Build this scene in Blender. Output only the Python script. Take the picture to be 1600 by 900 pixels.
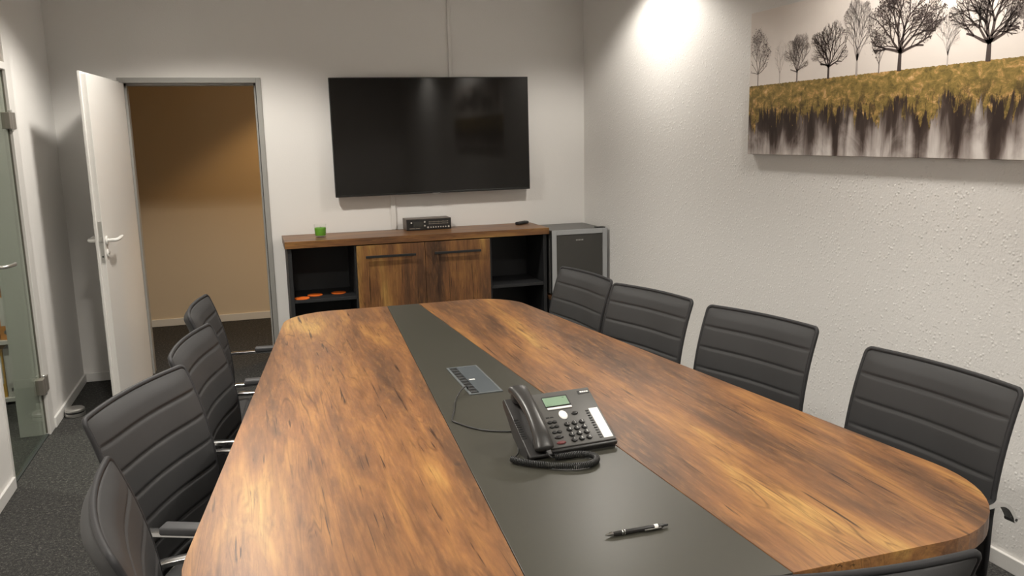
import bpy, bmesh, math, random
from mathutils import Vector, Matrix
random.seed(7)
D = bpy.data
C = bpy.context.scene.collection
scene = bpy.context.scene
for o in list(D.objects): D.objects.remove(o)

# ------------------------------------------------------------------ camera (solved from the photograph)
F_PX, PITCH, YAW, ROLL, CAM_H = 1296.85, 0.18, 0.3041, -0.0213, 1.5971
YB, XR, XL = 6.147, 2.549, -1.165          # back wall, right wall, left wall
YREAR, HC = -1.9, 2.75                     # rear wall, ceiling height
_fw = Vector((math.sin(YAW)*math.cos(PITCH), math.cos(YAW)*math.cos(PITCH), -math.sin(PITCH)))
_r = Vector((math.cos(YAW), -math.sin(YAW), 0)); _u = _r.cross(_fw)
_r2 = math.cos(ROLL)*_r + math.sin(ROLL)*_u; _u2 = -math.sin(ROLL)*_r + math.cos(ROLL)*_u
cam_d = D.cameras.new('camera'); cam = D.objects.new('camera', cam_d); C.objects.link(cam)
cam_d.sensor_width = 36; cam_d.lens = F_PX*36/1600; cam_d.clip_start = .05
M = Matrix.Identity(4)
for i in range(3):
    M[i][0] = _r2[i]; M[i][1] = _u2[i]; M[i][2] = -_fw[i]
M.translation = (0, 0, CAM_H)
cam.matrix_world = M
scene.camera = cam

# ------------------------------------------------------------------ world, exposure, ceiling lamps
w = D.worlds.new('world'); scene.world = w; w.use_nodes = True
w.node_tree.nodes['Background'].inputs[0].default_value = (.01, .011, .013, 1)
vs = scene.view_settings
vs.view_transform = 'Standard'; vs.look = 'None'; vs.gamma = 1; vs.use_curve_mapping = False
vs.exposure = 1.16
LAMP_COL = (1.0, .942, .85)
LAMPS = [(2.15, 4.82, .72), (-.16, 4.86, 1.5), (2.15, 2.5, .95), (-.16, 2.5, 1.8), (2.15, .2, .9), (-.16, .2, 1.8)]
LAMP_WIDE, LAMP_CORE = 60, 12              # watts: wide cone with a clear cut-off, soft core beam
OFFICE_W = 110
CORR_LAMP = (1.06, 7.04, 48, (1.0, .60, .24))

# ------------------------------------------------------------------ helpers
def new_bm(): return bmesh.new()
def mesh_of(bm, name, smooth=None):
    me = D.meshes.new(name); bmesh.ops.recalc_face_normals(bm, faces=bm.faces)
    bm.to_mesh(me); bm.free()
    if smooth is not None:
        for p_ in me.polygons: p_.use_smooth = True
        if smooth < 3: 
            try: me.set_sharp_from_angle(angle=smooth)
            except Exception: pass
    return me
def obj(name, bm, mat, parent=None, smooth=None, label=None):
    me = bm if isinstance(bm, bpy.types.Mesh) else mesh_of(bm, name, smooth)
    if mat is not None and not me.materials: me.materials.append(mat)
    o = D.objects.new(name, me); C.objects.link(o)
    if parent is not None: o.parent = parent
    if label: o['label'] = label
    return o
def tag(o, label, cat, group=None):
    o['label'] = label; o['category'] = cat
    if group: o['group'] = group
    return o
def struct(o, label=None, cat=None):
    o['kind'] = 'structure'
    if label: o['label'] = label
    if cat: o['category'] = cat
    return o
def thing(name, label, cat, loc=(0, 0, 0), rz=0, group=None):
    o = D.objects.new(name, None); C.objects.link(o); o.empty_display_size = .1
    o.location = loc; o.rotation_euler = (0, 0, rz)
    if label: tag(o, label, cat, group)
    return o
def box(bm, x0, x1, y0, y1, z0, z1, bev=0, seg=2, mat=None):
    vs_ = [bm.verts.new((x, y, z)) for x in (x0, x1) for y in (y0, y1) for z in (z0, z1)]
    idx = [(0, 1, 3, 2), (4, 6, 7, 5), (0, 4, 5, 1), (2, 3, 7, 6), (0, 2, 6, 4), (1, 5, 7, 3)]
    fs = [bm.faces.new([vs_[i] for i in f]) for f in idx]
    if mat is not None:
        for v in vs_: v.co = mat @ v.co
    if bev:
        es = list({e for f in fs for e in f.edges})
        bmesh.ops.bevel(bm, geom=es, offset=bev, segments=seg, affect='EDGES', profile=.5)
    return bm
def bx(*a, **k): return box(new_bm(), *a, **k)
def prism(bm, pts, z0, z1, bev=0, fn=None):
    """extrude a closed 2D outline; fn maps (x,y,z)->Vector"""
    fn = fn or (lambda x, y, z: Vector((x, y, z)))
    a = [bm.verts.new(fn(x, y, z0)) for x, y in pts]; b = [bm.verts.new(fn(x, y, z1)) for x, y in pts]
    n = len(pts); fs = [bm.faces.new(a[::-1]), bm.faces.new(b)]
    for i in range(n): fs.append(bm.faces.new((a[i], a[(i+1) % n], b[(i+1) % n], b[i])))
    if bev:
        bmesh.ops.bevel(bm, geom=list(fs[1].edges)+list(fs[0].edges), offset=bev, segments=2, affect='EDGES', profile=.5)
    return bm
def frames(path):
    T = []
    n = len(path)
    for i in range(n):
        a = path[max(0, i-1)]; b = path[min(n-1, i+1)]
        T.append((b-a).normalized())
    up = Vector((0, 0, 1)) if abs(T[0].z) < .9 else Vector((0, 1, 0))
    N = [(up - T[0]*up.dot(T[0])).normalized()]
    for i in range(1, n):
        v = N[-1] - T[i]*N[-1].dot(T[i]); N.append(v.normalized())
    return T, N
def sweep(bm, path, prof, closed=False):
    """sweep a 2D profile [(n,b)] along path; prof may be a function of i"""
    path = [Vector(p_) for p_ in path]
    T, N = frames(path); rings = []
    for i, p_ in enumerate(path):
        B = T[i].cross(N[i]); pr = prof(i) if callable(prof) else prof
        rings.append([bm.verts.new(p_ + N[i]*a + B*b) for a, b in pr])
    m = len(rings[0])
    for i in range(len(rings)-1):
        for j in range(m):
            bm.faces.new((rings[i][j], rings[i][(j+1) % m], rings[i+1][(j+1) % m], rings[i+1][j]))
    bm.faces.new(rings[0][::-1]); bm.faces.new(rings[-1])
    return bm
def circ(r, n=8): return [(r*math.cos(2*math.pi*k/n), r*math.sin(2*math.pi*k/n)) for k in range(n)]
def tube(bm, path, r, n=8): return sweep(bm, path, circ(r, n))
def lathe(bm, prof, n=24, mat=None):
    """prof: [(r,z)] from bottom to top, closed with caps when r>0 at the ends"""
    rings = []
    for r, z in prof:
        rings.append([bm.verts.new((r*math.cos(2*math.pi*k/n), r*math.sin(2*math.pi*k/n), z)) for k in range(n)])
    for i in range(len(rings)-1):
        for j in range(n):
            bm.faces.new((rings[i][j], rings[i][(j+1) % n], rings[i+1][(j+1) % n], rings[i+1][j]))
    bm.faces.new(rings[0][::-1]); bm.faces.new(rings[-1])
    if mat is not None:
        for rg in rings:
            for v in rg: v.co = mat @ v.co
    return bm
def cyl(bm, c, axis, r, h, n=20, bev=0):
    ax = Vector(axis).normalized(); q = Vector((0, 0, 1)).rotation_difference(ax).to_matrix().to_4x4()
    m = Matrix.Translation(Vector(c)) @ q
    pr = [(r, 0), (r, h)] if not bev else [(r-bev, 0), (r, bev), (r, h-bev), (r-bev, h)]
    return lathe(bm, pr, n, m)
def catmull(P, k=8):
    P = [Vector(p_) for p_ in P]; Q = [P[0]*2-P[1]] + P + [P[-1]*2-P[-2]]; out = []
    for i in range(1, len(Q)-2):
        a, b, c_, d = Q[i-1], Q[i], Q[i+1], Q[i+2]
        for s in range(k):
            t = s/k
            out.append(.5*((2*b)+(c_-a)*t+(2*a-5*b+4*c_-d)*t*t+(3*b-a-3*c_+d)*t**3))
    out.append(P[-1]); return out

# ------------------------------------------------------------------ materials
class NT:
    def __init__(s, name):
        s.m = D.materials.new(name); s.m.use_nodes = True; s.t = s.m.node_tree; s.n = s.t.nodes
        s.p = s.n['Principled BSDF']
    def add(s, t, **k):
        nd = s.n.new(t)
        for a, b in k.items(): setattr(nd, a, b)
        return nd
    def link(s, a, b): s.t.links.new(a, b)
    def val(s, sock, v):
        if isinstance(v, bpy.types.NodeSocket): s.link(v, sock)
        else: sock.default_value = v
    def math(s, op, a, b=0., c=0., clamp=False):
        nd = s.add('ShaderNodeMath', operation=op); nd.use_clamp = clamp
        for i, v in enumerate((a, b, c)): s.val(nd.inputs[i], v)
        return nd.outputs[0]
    def coord(s, scale=(1, 1, 1), rot=(0, 0, 0), loc=(0, 0, 0), src='Object'):
        tc = s.add('ShaderNodeTexCoord'); mp = s.add('ShaderNodeMapping')
        mp.inputs['Scale'].default_value = scale; mp.inputs['Rotation'].default_value = rot; mp.inputs['Location'].default_value = loc
        s.link(tc.outputs[src], mp.inputs[0]); return mp.outputs[0]
    def noise(s, vec, scale, detail=4, rough=.5, dist=0.):
        nd = s.add('ShaderNodeTexNoise'); s.link(vec, nd.inputs['Vector'])
        nd.inputs['Scale'].default_value = scale; nd.inputs['Detail'].default_value = detail
        nd.inputs['Roughness'].default_value = rough; nd.inputs['Distortion'].default_value = dist
        return nd.outputs[0]
    def ramp(s, fac, stops, interp='LINEAR'):
        nd = s.add('ShaderNodeValToRGB'); nd.color_ramp.interpolation = interp; e = nd.color_ramp.elements
        while len(e) < len(stops): e.new(.5)
        for i, (p_, c_) in enumerate(stops):
            e[i].position = p_; e[i].color = (*c_, 1) if len(c_) == 3 else c_
        s.link(fac, nd.inputs[0]); return nd.outputs[0]
    def mix(s, f, a, b, mode='MIX'):
        nd = s.add('ShaderNodeMix', data_type='RGBA', blend_type=mode)
        s.val(nd.inputs[0], f)
        for i, v in ((6, a), (7, b)):
            if isinstance(v, bpy.types.NodeSocket): s.link(v, nd.inputs[i])
            else: nd.inputs[i].default_value = (*v, 1)
        return nd.outputs[2]
    def bump(s, h, strength, dist=.002):
        nd = s.add('ShaderNodeBump'); nd.inputs['Strength'].default_value = strength; nd.inputs['Distance'].default_value = dist
        s.link(h, nd.inputs['Height']); s.link(nd.outputs[0], s.p.inputs['Normal'])
def S(*c):  # sRGB 0-255 -> linear
    return tuple(((x/255)/12.92 if x <= 10 else (((x/255)+.055)/1.055)**2.4) for x in c)
def plain(name, col, rough=.5, metal=0., spec=.5, emit=None, grain=0.0, gscale=300, coat=0.):
    t = NT(name); p_ = t.p
    p_.inputs['Roughness'].default_value = rough; p_.inputs['Metallic'].default_value = metal
    p_.inputs['Specular IOR Level'].default_value = spec; p_.inputs['Coat Weight'].default_value = coat
    v = t.coord(); n_ = t.noise(v, gscale, 3)
    k = .06 if grain == 0 else grain
    t.link(t.mix(n_, tuple(c*(1-k) for c in col), tuple(min(1, c*(1+k)) for c in col)), p_.inputs['Base Color'])
    if emit:
        p_.inputs['Emission Color'].default_value = (*emit[:3], 1); p_.inputs['Emission Strength'].default_value = emit[3]
    return t.m
def wall_mat(name, col, scale, strength, dist, rough=.85, blobs=True):
    t = NT(name); v = t.coord()
    t.p.inputs['Roughness'].default_value = rough; t.p.inputs['Specular IOR Level'].default_value = .25
    a = t.noise(v, scale, 3, .55); b = t.noise(v, scale*.35, 2, .5)
    h = a
    if blobs:
        vo = t.add('ShaderNodeTexVoronoi'); t.link(v, vo.inputs['Vector']); vo.inputs['Scale'].default_value = scale*.55
        sp = t.math('SUBTRACT', .42, vo.outputs['Distance'], clamp=True)
        gate = t.math('GREATER_THAN', b, .5)
        h = t.math('ADD', t.math('MULTIPLY', a, .55), t.math('MULTIPLY', t.math('MULTIPLY', sp, gate), 1.6))
    t.bump(h, strength, dist)
    n_ = t.noise(v, 1.3, 2)
    t.link(t.mix(n_, tuple(c*.985 for c in col), col), t.p.inputs['Base Color'])
    return t.m
def wood_mat(name, axis='y', seed=0., rough=.36, dark=1.0, planks=True):
    """old-oak laminate print; grain runs along the given axis"""
    t = NT(name)
    rot = {'y': (0, 0, 0), 'x': (0, 0, math.pi/2), 'z': (math.pi/2, 0, 0)}[axis]
    lo = (seed*3.1, seed*1.7, seed*2.3)
    base = t.coord((1, 1, 1), rot, lo)
    def st(sx, sy):
        mp = t.add('ShaderNodeMapping'); mp.inputs['Scale'].default_value = (sx, sy, sx); t.link(base, mp.inputs[0]); return mp.outputs[0]
    big = t.noise(st(1, .17), 4.2, 3, .5, .5)
    mid = t.noise(st(1, .14), 9, 5, .6, .9)
    fine = t.noise(st(1, .035), 90, 4, .6)
    # wide dark / golden bands of the print
    K = lambda *c: tuple(x*dark for x in S(*c))
    col = t.ramp(t.math('ADD', t.math('MULTIPLY', big, .6), t.math('MULTIPLY', mid, .4)),
                 [(.35, K(94, 70, 56)), (.43, K(134, 97, 71)), (.505, K(172, 120, 79)), (.57, K(204, 147, 88)), (.64, K(246, 194, 112))])
    # fibre
    mott = t.noise(st(1, .13), 60, 5, .72)
    col = t.mix(t.math('MULTIPLY', t.math('SUBTRACT', mott, .5), 2.2, clamp=True), col, K(226, 164, 100))
    col = t.mix(t.math('MULTIPLY', t.math('SUBTRACT', .47, mott), 2.4, clamp=True), col, K(108, 76, 52))
    col = t.mix(t.math('MULTIPLY', t.math('SUBTRACT', fine, .44), 1.6, clamp=True), col, K(122, 86, 58))
    # growth lines: contours of a stretched, warped noise, thin and uneven
    g = t.noise(st(1, .10), 4.6, 3, .5, .55)
    for mul, wd, amt, gs in ((17., 10., .55, 5.), (44., 4.5, .36, 9.)):
        ring = t.math('FRACT', t.math('MULTIPLY', g, mul))
        line = t.math('SUBTRACT', 1., t.math('MULTIPLY', t.math('ABSOLUTE', t.math('SUBTRACT', ring, .5)), wd), clamp=True)
        gate = t.math('MULTIPLY', t.math('SUBTRACT', t.noise(st(1.3, .35), gs, 3, .6), .47), 6., clamp=True)
        col = t.mix(t.math('MULTIPLY', t.math('MULTIPLY', line, gate), amt), col, K(92, 60, 36))
    # short dark cracks
    crack = None
    for sc, th, k_ in ((60, .66, 22.), (120, .645, 16.)):
        cr = t.noise(st(1, .03), sc, 2, .5, .5); cg = t.noise(st(1, .5), sc*.10, 2)
        c1 = t.math('MULTIPLY', t.math('MULTIPLY', t.math('SUBTRACT', cr, th), k_, clamp=True), t.math('MULTIPLY', t.math('SUBTRACT', cg, .46), 9., clamp=True))
        crack = c1 if crack is None else t.math('MAXIMUM', crack, c1)
    col = t.mix(t.math('MULTIPLY', crack, .85), col, K(60, 42, 33))
    # knots
    vo = t.add('ShaderNodeTexVoronoi'); t.link(st(1, .6), vo.inputs['Vector']); vo.inputs['Scale'].default_value = 5.
    kn = t.math('MULTIPLY', t.math('SUBTRACT', .09, t.math('ADD', vo.outputs['Distance'], t.math('MULTIPLY', t.noise(base, 40, 2), .06))), 22., clamp=True)
    col = t.mix(t.math('MULTIPLY', kn, .6), col, K(74, 56, 49))
    t.link(col, t.p.inputs['Base Color'])
    t.p.inputs['Roughness'].default_value = rough; t.p.inputs['Specular IOR Level'].default_value = .38
    t.bump(t.math('SUBTRACT', fine, t.math('MULTIPLY', crack, .6)), .10, .001)
    return t.m
def glass_mat(name, tint, refl=.06, rough=0.):
    t = NT(name); n = t.n; n.remove(t.p)
    tr = t.add('ShaderNodeBsdfTransparent'); tr.inputs[0].default_value = (*tint, 1)
    gl = t.add('ShaderNodeBsdfGlossy'); gl.inputs['Roughness'].default_value = rough
    lw = t.add('ShaderNodeLayerWeight'); lw.inputs[0].default_value = .5
    fz = t.math('ADD', t.math('MULTIPLY', t.math('POWER', lw.outputs['Facing'], 5.), .75), refl*.6, clamp=True)
    mx = t.add('ShaderNodeMixShader'); t.link(fz, mx.inputs[0]); t.link(tr.outputs[0], mx.inputs[1]); t.link(gl.outputs[0], mx.inputs[2])
    t.link(mx.outputs[0], n['Material Output'].inputs[0]); return t.m
def carpet_mat():
    t = NT('carpet'); v = t.coord()
    a = t.noise(v, 160, 3, .7); b = t.noise(v, 60, 3, .65); c_ = t.noise(v, 4, 3)
    f = t.math('ADD', t.math('MULTIPLY', a, .6), t.math('MULTIPLY', b, .4))
    col = t.ramp(f, [(.38, S(44, 45, 45)), (.5, S(64, 64, 63)), (.58, S(86, 85, 82)), (.68, S(150, 147, 140))])
    col = t.mix(t.math('MULTIPLY', c_, .25), col, S(58, 56, 54))
    t.link(col, t.p.inputs['Base Color']); t.p.inputs['Roughness'].default_value = .97; t.p.inputs['Specular IOR Level'].default_value = .1
    t.bump(f, .8, .006); return t.m
def leather_mat(name, col):
    t = NT(name); v = t.coord()
    vo = t.add('ShaderNodeTexVoronoi'); t.link(v, vo.inputs['Vector']); vo.inputs['Scale'].default_value = 520
    n_ = t.noise(v, 6, 3)
    t.link(t.mix(n_, tuple(c*.85 for c in col), tuple(c*1.12 for c in col)), t.p.inputs['Base Color'])
    t.p.inputs['Roughness'].default_value = .58; t.p.inputs['Specular IOR Level'].default_value = .33
    t.bump(vo.outputs['Distance'], .12, .0006); return t.m

MAT = {}
MAT['wall_r'] = wall_mat('textured_plaster', (.80, .785, .765), 105, .55, .004)
MAT['wall'] = wall_mat('painted_wall', (.80, .785, .765), 120, .25, .002)
MAT['ceiling'] = wall_mat('ceiling_paint', (.78, .775, .76), 150, .1, .001, blobs=False)
MAT['corridor'] = wall_mat('corridor_paint', (.72, .60, .43), 120, .15, .002, blobs=False)
MAT['carpet'] = carpet_mat()
MAT['white'] = plain('white_lacquer', (.76, .745, .72), .35)
MAT['base'] = plain('white_baseboard', (.78, .77, .75), .45)
MAT['frame'] = plain('grey_steel_frame', S(156, 155, 151), .45)
MAT['whiteplastic'] = plain('white_plastic', (.8, .79, .76), .3)
MAT['steel'] = plain('brushed_steel', (.66, .65, .63), .36, 1.)
MAT['satin'] = plain('satin_metal', S(150, 144, 136), .4, .5)
MAT['chrome'] = plain('chrome', (.66, .66, .66), .16, 1.)
MAT['black'] = plain('black_plastic', (.018, .018, .018), .38)
MAT['anthracite'] = plain('anthracite_board', S(33, 34, 36), .55)
MAT['wood'] = wood_mat('oak_table_print', 'y', 0.6, dark=.58)
MAT['woodb'] = wood_mat('oak_table_print_second', 'y', 2.9, dark=.56)
MAT['wood_top'] = wood_mat('oak_sideboard_top', 'x', 1.4, dark=.44)
MAT['wood_door'] = wood_mat('oak_door_print', 'z', 4.6, dark=.46)
MAT['strip'] = plain('olive_grey_laminate', S(60, 59, 52), .33, 0, .6, grain=.04, gscale=40)
MAT['leather'] = leather_mat('charcoal_leather', S(54, 54, 55))
MAT['piping'] = leather_mat('charcoal_piping', S(42, 42, 44))
MAT['pad'] = plain('armrest_pad', S(58, 58, 60), .5)
MAT['glass'] = glass_mat('door_glass', (.88, .92, .875))
MAT['clear'] = glass_mat('clear_glass', (.985, .99, .985), .02)
MAT['screen'] = plain('tv_screen', (.010, .009, .008), .06, 0, .34)
MAT['tvbody'] = plain('tv_housing', (.012, .012, .012), .3)

# ------------------------------------------------------------------ room shell
WT = .145
def wall(name, boxes, mat, label, bev=0):
    bm = new_bm()
    for b in boxes: box(bm, *b, bev=bev)
    return struct(obj(name, bm, mat), label, 'wall')
fl = struct(obj('floor', bx(-4.2, 3.4, YREAR-.15, 8.2, -.06, 0), MAT['carpet']), 'dark grey speckled carpet floor of the meeting room', 'floor')
struct(obj('ceiling', bx(-4.2, 3.4, YREAR-.15, 8.2, HC, HC+.06), MAT['ceiling']), 'plain white ceiling above the meeting room', 'ceiling')
wall('wall_right', [(XR, XR+WT, YREAR-.15, 8.2, 0, HC)], MAT['wall_r'], 'white coarse-textured wall behind the long canvas')
DXL, DXR, DZT = -.769, .1396, 2.035
wall('wall_back', [(-4.2, DXL+.01, YB, YB+.125, 0, HC), (DXR-.01, XR, YB, YB+.125, 0, HC), (DXL+.01, DXR-.01, YB, YB+.125, DZT-.01, HC)],
     MAT['wall'], 'white wall carrying the television and the doorway')
GY0, GY1, GZT = 4.27, 5.165, 2.62            # glass door opening in the left wall
wall('wall_left', [(XL-WT, XL, GY1, YB, 0, HC), (XL-WT, XL, YREAR, GY0, 0, HC), (XL-WT, XL, GY0, GY1, GZT, HC)], MAT['wall'], 'white wall with the glass door on the left')
wall('wall_rear', [(-4.2, XR, YREAR-.15, YREAR, 0, HC)], MAT['wall'], 'white wall at the near end of the room')
wall('wall_corridor', [(-4.2, XR, 7.84, 7.96, 0, HC)], MAT['corridor'], 'tan lit corridor wall seen through the open doorway')
wall('wall_corridor_end', [(-2.6, -2.48, YB+.125, 7.84, 0, HC)], MAT['corridor'], 'end wall of the corridor beyond the doorway')
wall('wall_office', [(-4.2, -4.08, YREAR, YB, 0, HC)], MAT['wall'], 'far wall of the dark office behind the glass door')
def baseboard(name, boxes, mat, label):
    bm = new_bm()
    for b in boxes: box(bm, *b, bev=.003)
    return struct(obj(name, bm, mat), label, 'baseboard')
baseboard('baseboard_left', [(XL, XL+.014, GY1, YB, 0, .06)], MAT['base'], 'white baseboard beside the glass door')
baseboard('baseboard_left_near', [(XL, XL+.014, YREAR, GY0, 0, .06)], MAT['base'], 'white baseboard at the lower left corner')
baseboard('baseboard_back', [(XL+.014, DXL, YB-.014, YB, 0, .06), (DXR, XR-.014, YB-.014, YB, 0, .06)], MAT['base'], 'white baseboard along the wall behind the open door')
baseboard('baseboard_right', [(XR-.014, XR, YREAR, YB, 0, .06)], MAT['base'], 'white baseboard under the long canvas')
baseboard('baseboard_corridor', [(-2.48, XR, 7.826, 7.84, 0, .065)], plain('cream_baseboard', (.78, .74, .66), .5), 'cream baseboard along the corridor wall')

# grey steel door frame
t = thing('trim_1', None, None, (0, YB, 0)); struct(t, 'grey steel door frame around the open doorway', 'door frame')
fw_, y0, y1 = .034, -.012, .14
obj('jamb', bx(DXL, DXL+fw_, y0, y1, 0, DZT, bev=.002), MAT['frame'], t)
obj('jamb', bx(DXR-fw_, DXR, y0, y1, 0, DZT, bev=.002), MAT['frame'], t)
obj('head', bx(DXL+fw_, DXR-fw_, y0, y1, DZT-fw_, DZT, bev=.002), MAT['frame'], t)
bm = new_bm(); box(bm, DXL+fw_, DXL+fw_+.014, .045, y1, 0, DZT-fw_); box(bm, DXR-fw_-.014, DXR-fw_, .045, y1, 0, DZT-fw_); box(bm, DXL+fw_, DXR-fw_, .045, y1, DZT-fw_-.014, DZT-fw_)
obj('door_stop_rebate', bm, MAT['frame'], t)
obj('gasket', bx(DXR-fw_-.004, DXR-fw_+.001, .036, .046, 0, DZT-fw_), MAT['black'], t)

# white rebated door leaf, opened into the room
HX, HY = -.742, YB-.014
ang = math.atan2(5.285-HY, -.832-HX)
t = thing('door_1', None, None, (HX, HY, 0), ang); struct(t, 'white rebated door standing open into the room', 'door')
# local x runs along the leaf, local +y faces the doorway / camera side
obj('leaf', bx(.004, .845, -.014, .013, .008, 1.997, bev=.0015), MAT['white'], t)
obj('rebate_lip', bx(0, .86, -.030, -.0142, .006, 2.012, bev=.003, seg=3), MAT['white'], t)
obj('lock_plate', bx(.845, .8475, -.010, .010, .925, 1.165, bev=.001), MAT['steel'], t)
lk = obj('latch_bolt', bx(.8475, .857, -.006, .006, 1.045, 1.075, bev=.002), MAT['steel'], t)
obj('keyhole_slot', bx(.8474, .8486, -.004, .004, .955, .965), MAT['black'], t)
for s, yy in ((1, .013), (-1, -.030)):
    ro = obj('rosette', cyl(new_bm(), (.795, yy, 1.05), (0, s, 0), .026, .009, 28, .003), MAT['whiteplastic'], t, .7)
    path = catmull([(.795, yy+s*.004, 1.05), (.795, yy+s*.03, 1.05), (.792, yy+s*.047, 1.05), (.77, yy+s*.055, 1.051), (.73, yy+s*.056, 1.052), (.69, yy+s*.056, 1.056), (.665, yy+s*.055, 1.062)], 5)
    n_ = len(path)
    obj('lever_handle', sweep(new_bm(), path, lambda i: [(a*(1. if i < n_*.8 else max(.35, 1-(i-n_*.8)/(n_*.2)*.7)), b) for a, b in circ(.0105, 12)]), MAT['whiteplastic'], t, .9)
    cr = obj('key_rosette', cyl(new_bm(), (.795, yy, .975), (0, s, 0), .024, .008, 28, .003), MAT['whiteplastic'], t, .7)
    obj('lock_cylinder', cyl(new_bm(), (.795, yy+s*.007, .978), (0, s, 0), .008, .007, 16, .001), MAT['steel'], cr, .7)
for z in (.25, 1.75):
    obj('hinge', cyl(new_bm(), (-.004, -.026, z), (0, 0, 1), .008, .09, 14, .002), MAT['steel'], t, .7)

# glass door in the left wall, closed
t = thing('door_2', None, None, (XL, 4.65, 0)); struct(t, 'frameless glass door with square steel hinges in the left wall', 'glass door')
ly = 4.65
obj('pane', bx(-.022, -.012, GY0+.035-ly, 5.045-ly, .012, 1.992, bev=.001), MAT['glass'], t)
for z in (.29, 1.737):
    h = obj('hinge', bx(-.028, .012, 4.99-ly, 5.115-ly, z-.043, z+.043, bev=.002), MAT['satin'], t)
    obj('hinge_barrel', cyl(new_bm(), (.004, 5.05-ly, z-.056), (0, 0, 1), .009, .112, 14, .002), MAT['steel'], h, .7)
lc = obj('lock_case', bx(-.034, .004, GY0+.037-ly, 4.46-ly, .93, 1.10, bev=.004), MAT['steel'], t)
path = catmull([(.0, 4.44-ly, 1.04), (.035, 4.44-ly, 1.04), (.05, 4.455-ly, 1.04), (.054, 4.5-ly, 1.038), (.053, 4.56-ly, 1.034), (.05, 4.585-ly, 1.036)], 5)
obj('lever_handle', tube(new_bm(), path, .009, 12), MAT['steel'], t, .9)
# lettering on the pane: only the last letter shows at the picture's edge
cu = D.curves.new('glass_letter', 'FONT'); cu.body = 'R'; cu.size = .095; cu.extrude = .0003; cu.align_x = 'CENTER'
to = D.objects.new('tmp', cu); C.objects.link(to)
dg = bpy.context.evaluated_depsgraph_get(); me = D.meshes.new_from_object(to.evaluated_get(dg)); D.objects.remove(to)
me.transform(Matrix(((0, 0, 1, -.0108), (1, 0, 0, 4.833-ly), (0, 1, 0, 1.683), (0, 0, 0, 1))))
me.materials.clear()
obj('glass_letter', me, MAT['black'], t, label='dark letter R on the glass')
# white frame and transom light
t = thing('trim_2', None, None, (XL, 4.65, 0)); struct(t, 'white frame around the glass door and its transom', 'door frame')
obj('jamb', bx(-WT-.004, .006, 5.05-ly, GY1-ly, 0, GZT, bev=.002), MAT['white'], t)
obj('jamb', bx(-WT-.004, .006, GY0-ly, GY0+.03-ly, 0, GZT, bev=.002), MAT['white'], t)
obj('transom_bar', bx(-.06, .006, GY0+.03-ly, 5.05-ly, 1.998, 2.036, bev=.002), MAT['white'], t)
obj('head', bx(-.06, .006, GY0+.03-ly, 5.05-ly, GZT-.035, GZT, bev=.002), MAT['white'], t)
obj('seal', bx(-.018, -.008, 5.046-ly, 5.0498-ly, .012, 1.995), plain('grey_seal', S(110, 106, 98), .6), t)
obj('threshold_seal', bx(-.03, -.004, GY0+.03-ly, 5.05-ly, 0, .006), plain('dark_threshold', S(52, 56, 55), .6), t)
t = thing('window_1', None, None, (XL, 4.65, 2.036)); struct(t, 'transom window above the glass door', 'window')
obj('pane', bx(-.024, -.016, GY0+.03-ly, 5.05-ly, .0, GZT-.035-2.036), MAT['glass'], t)
obj('bead', bx(-.016, -.004, 5.02-ly, 5.05-ly, 0, GZT-.035-2.036), plain('grey_bead', S(150, 144, 134), .5), t)

# surface cable ducts on the back wall
duct = plain('cable_duct', (.74, .725, .70), .5)
tag(obj('cable_duct', bx(1.474, 1.498, YB-.014, YB, 2.0, HC, bev=.002), duct), 'white cable duct rising from the television to the ceiling', 'cable duct', 'cable ducts on the back wall')
tag(obj('cable_duct', bx(1.0, 1.034, YB-.014, YB, .938, 1.25, bev=.002), duct), 'short white cable duct between sideboard and television', 'cable duct', 'cable ducts on the back wall')

# ------------------------------------------------------------------ ceiling downlights (with their own light)
ring_bm = new_bm(); lathe(ring_bm, [(.085, -.006), (.098, -.004), (.100, 0), (.082, 0)], 32)
ring_me = mesh_of(ring_bm, 'ring', .7); ring_me.materials.append(MAT['whiteplastic'])
lens_me = mesh_of(cyl(new_bm(), (0, 0, -.0045), (0, 0, 1), .080, .003, 32), 'lens', .7)
lens_me.materials.append(plain('lamp_lens', (.9, .88, .82), .4, emit=(1, .92, .8, 6)))
PLACES = ['nearest the television by the right wall', 'nearest the open door', 'above the long canvas', 'over the left chairs', 'by the right wall behind the camera', 'by the left wall behind the camera']
def spot(name, parent, watts, angle, blend, col, radius=.05):
    l = D.lights.new(name, 'SPOT'); l.energy = watts; l.spot_size = angle; l.spot_blend = blend; l.color = col; l.shadow_soft_size = radius
    o = D.objects.new(name, l); C.objects.link(o); o.parent = parent; o.location = (0, 0, -.012); return o
for (x, y, k), pl in zip(LAMPS, PLACES):
    t = thing('ceiling_downlight', 'round recessed ceiling downlight '+pl, 'ceiling light', (x, y, HC), 0, 'recessed ceiling downlights')
    obj('ring', ring_me, None, t); obj('lens', lens_me, None, t)
    spot('downlight_wide', t, LAMP_WIDE*k, 2*math.atan(2.6), .4, LAMP_COL, .11)
    spot('downlight_core', t, LAMP_CORE*k, math.radians(110), 1., LAMP_COL, .11)
x, y, wt, col = CORR_LAMP
t = thing('ceiling_downlight', 'warm recessed downlight in the corridor beyond the doorway', 'ceiling light', (x, y, HC), 0, 'recessed ceiling downlights')
obj('ring', ring_me, None, t); obj('lens', lens_me, None, t)
spot('corridor_light', t, wt, 2*math.atan(1.5), .3, col, .08)

t = thing('ceiling_downlight', 'recessed downlight in the office behind the glass door', 'ceiling light', (-2.0, 4.9, HC), 0, 'recessed ceiling downlights')
obj('ring', ring_me, None, t); obj('lens', lens_me, None, t)
spot('office_light', t, OFFICE_W, 2*math.atan(2.47), .3, LAMP_COL, .08)

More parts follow.
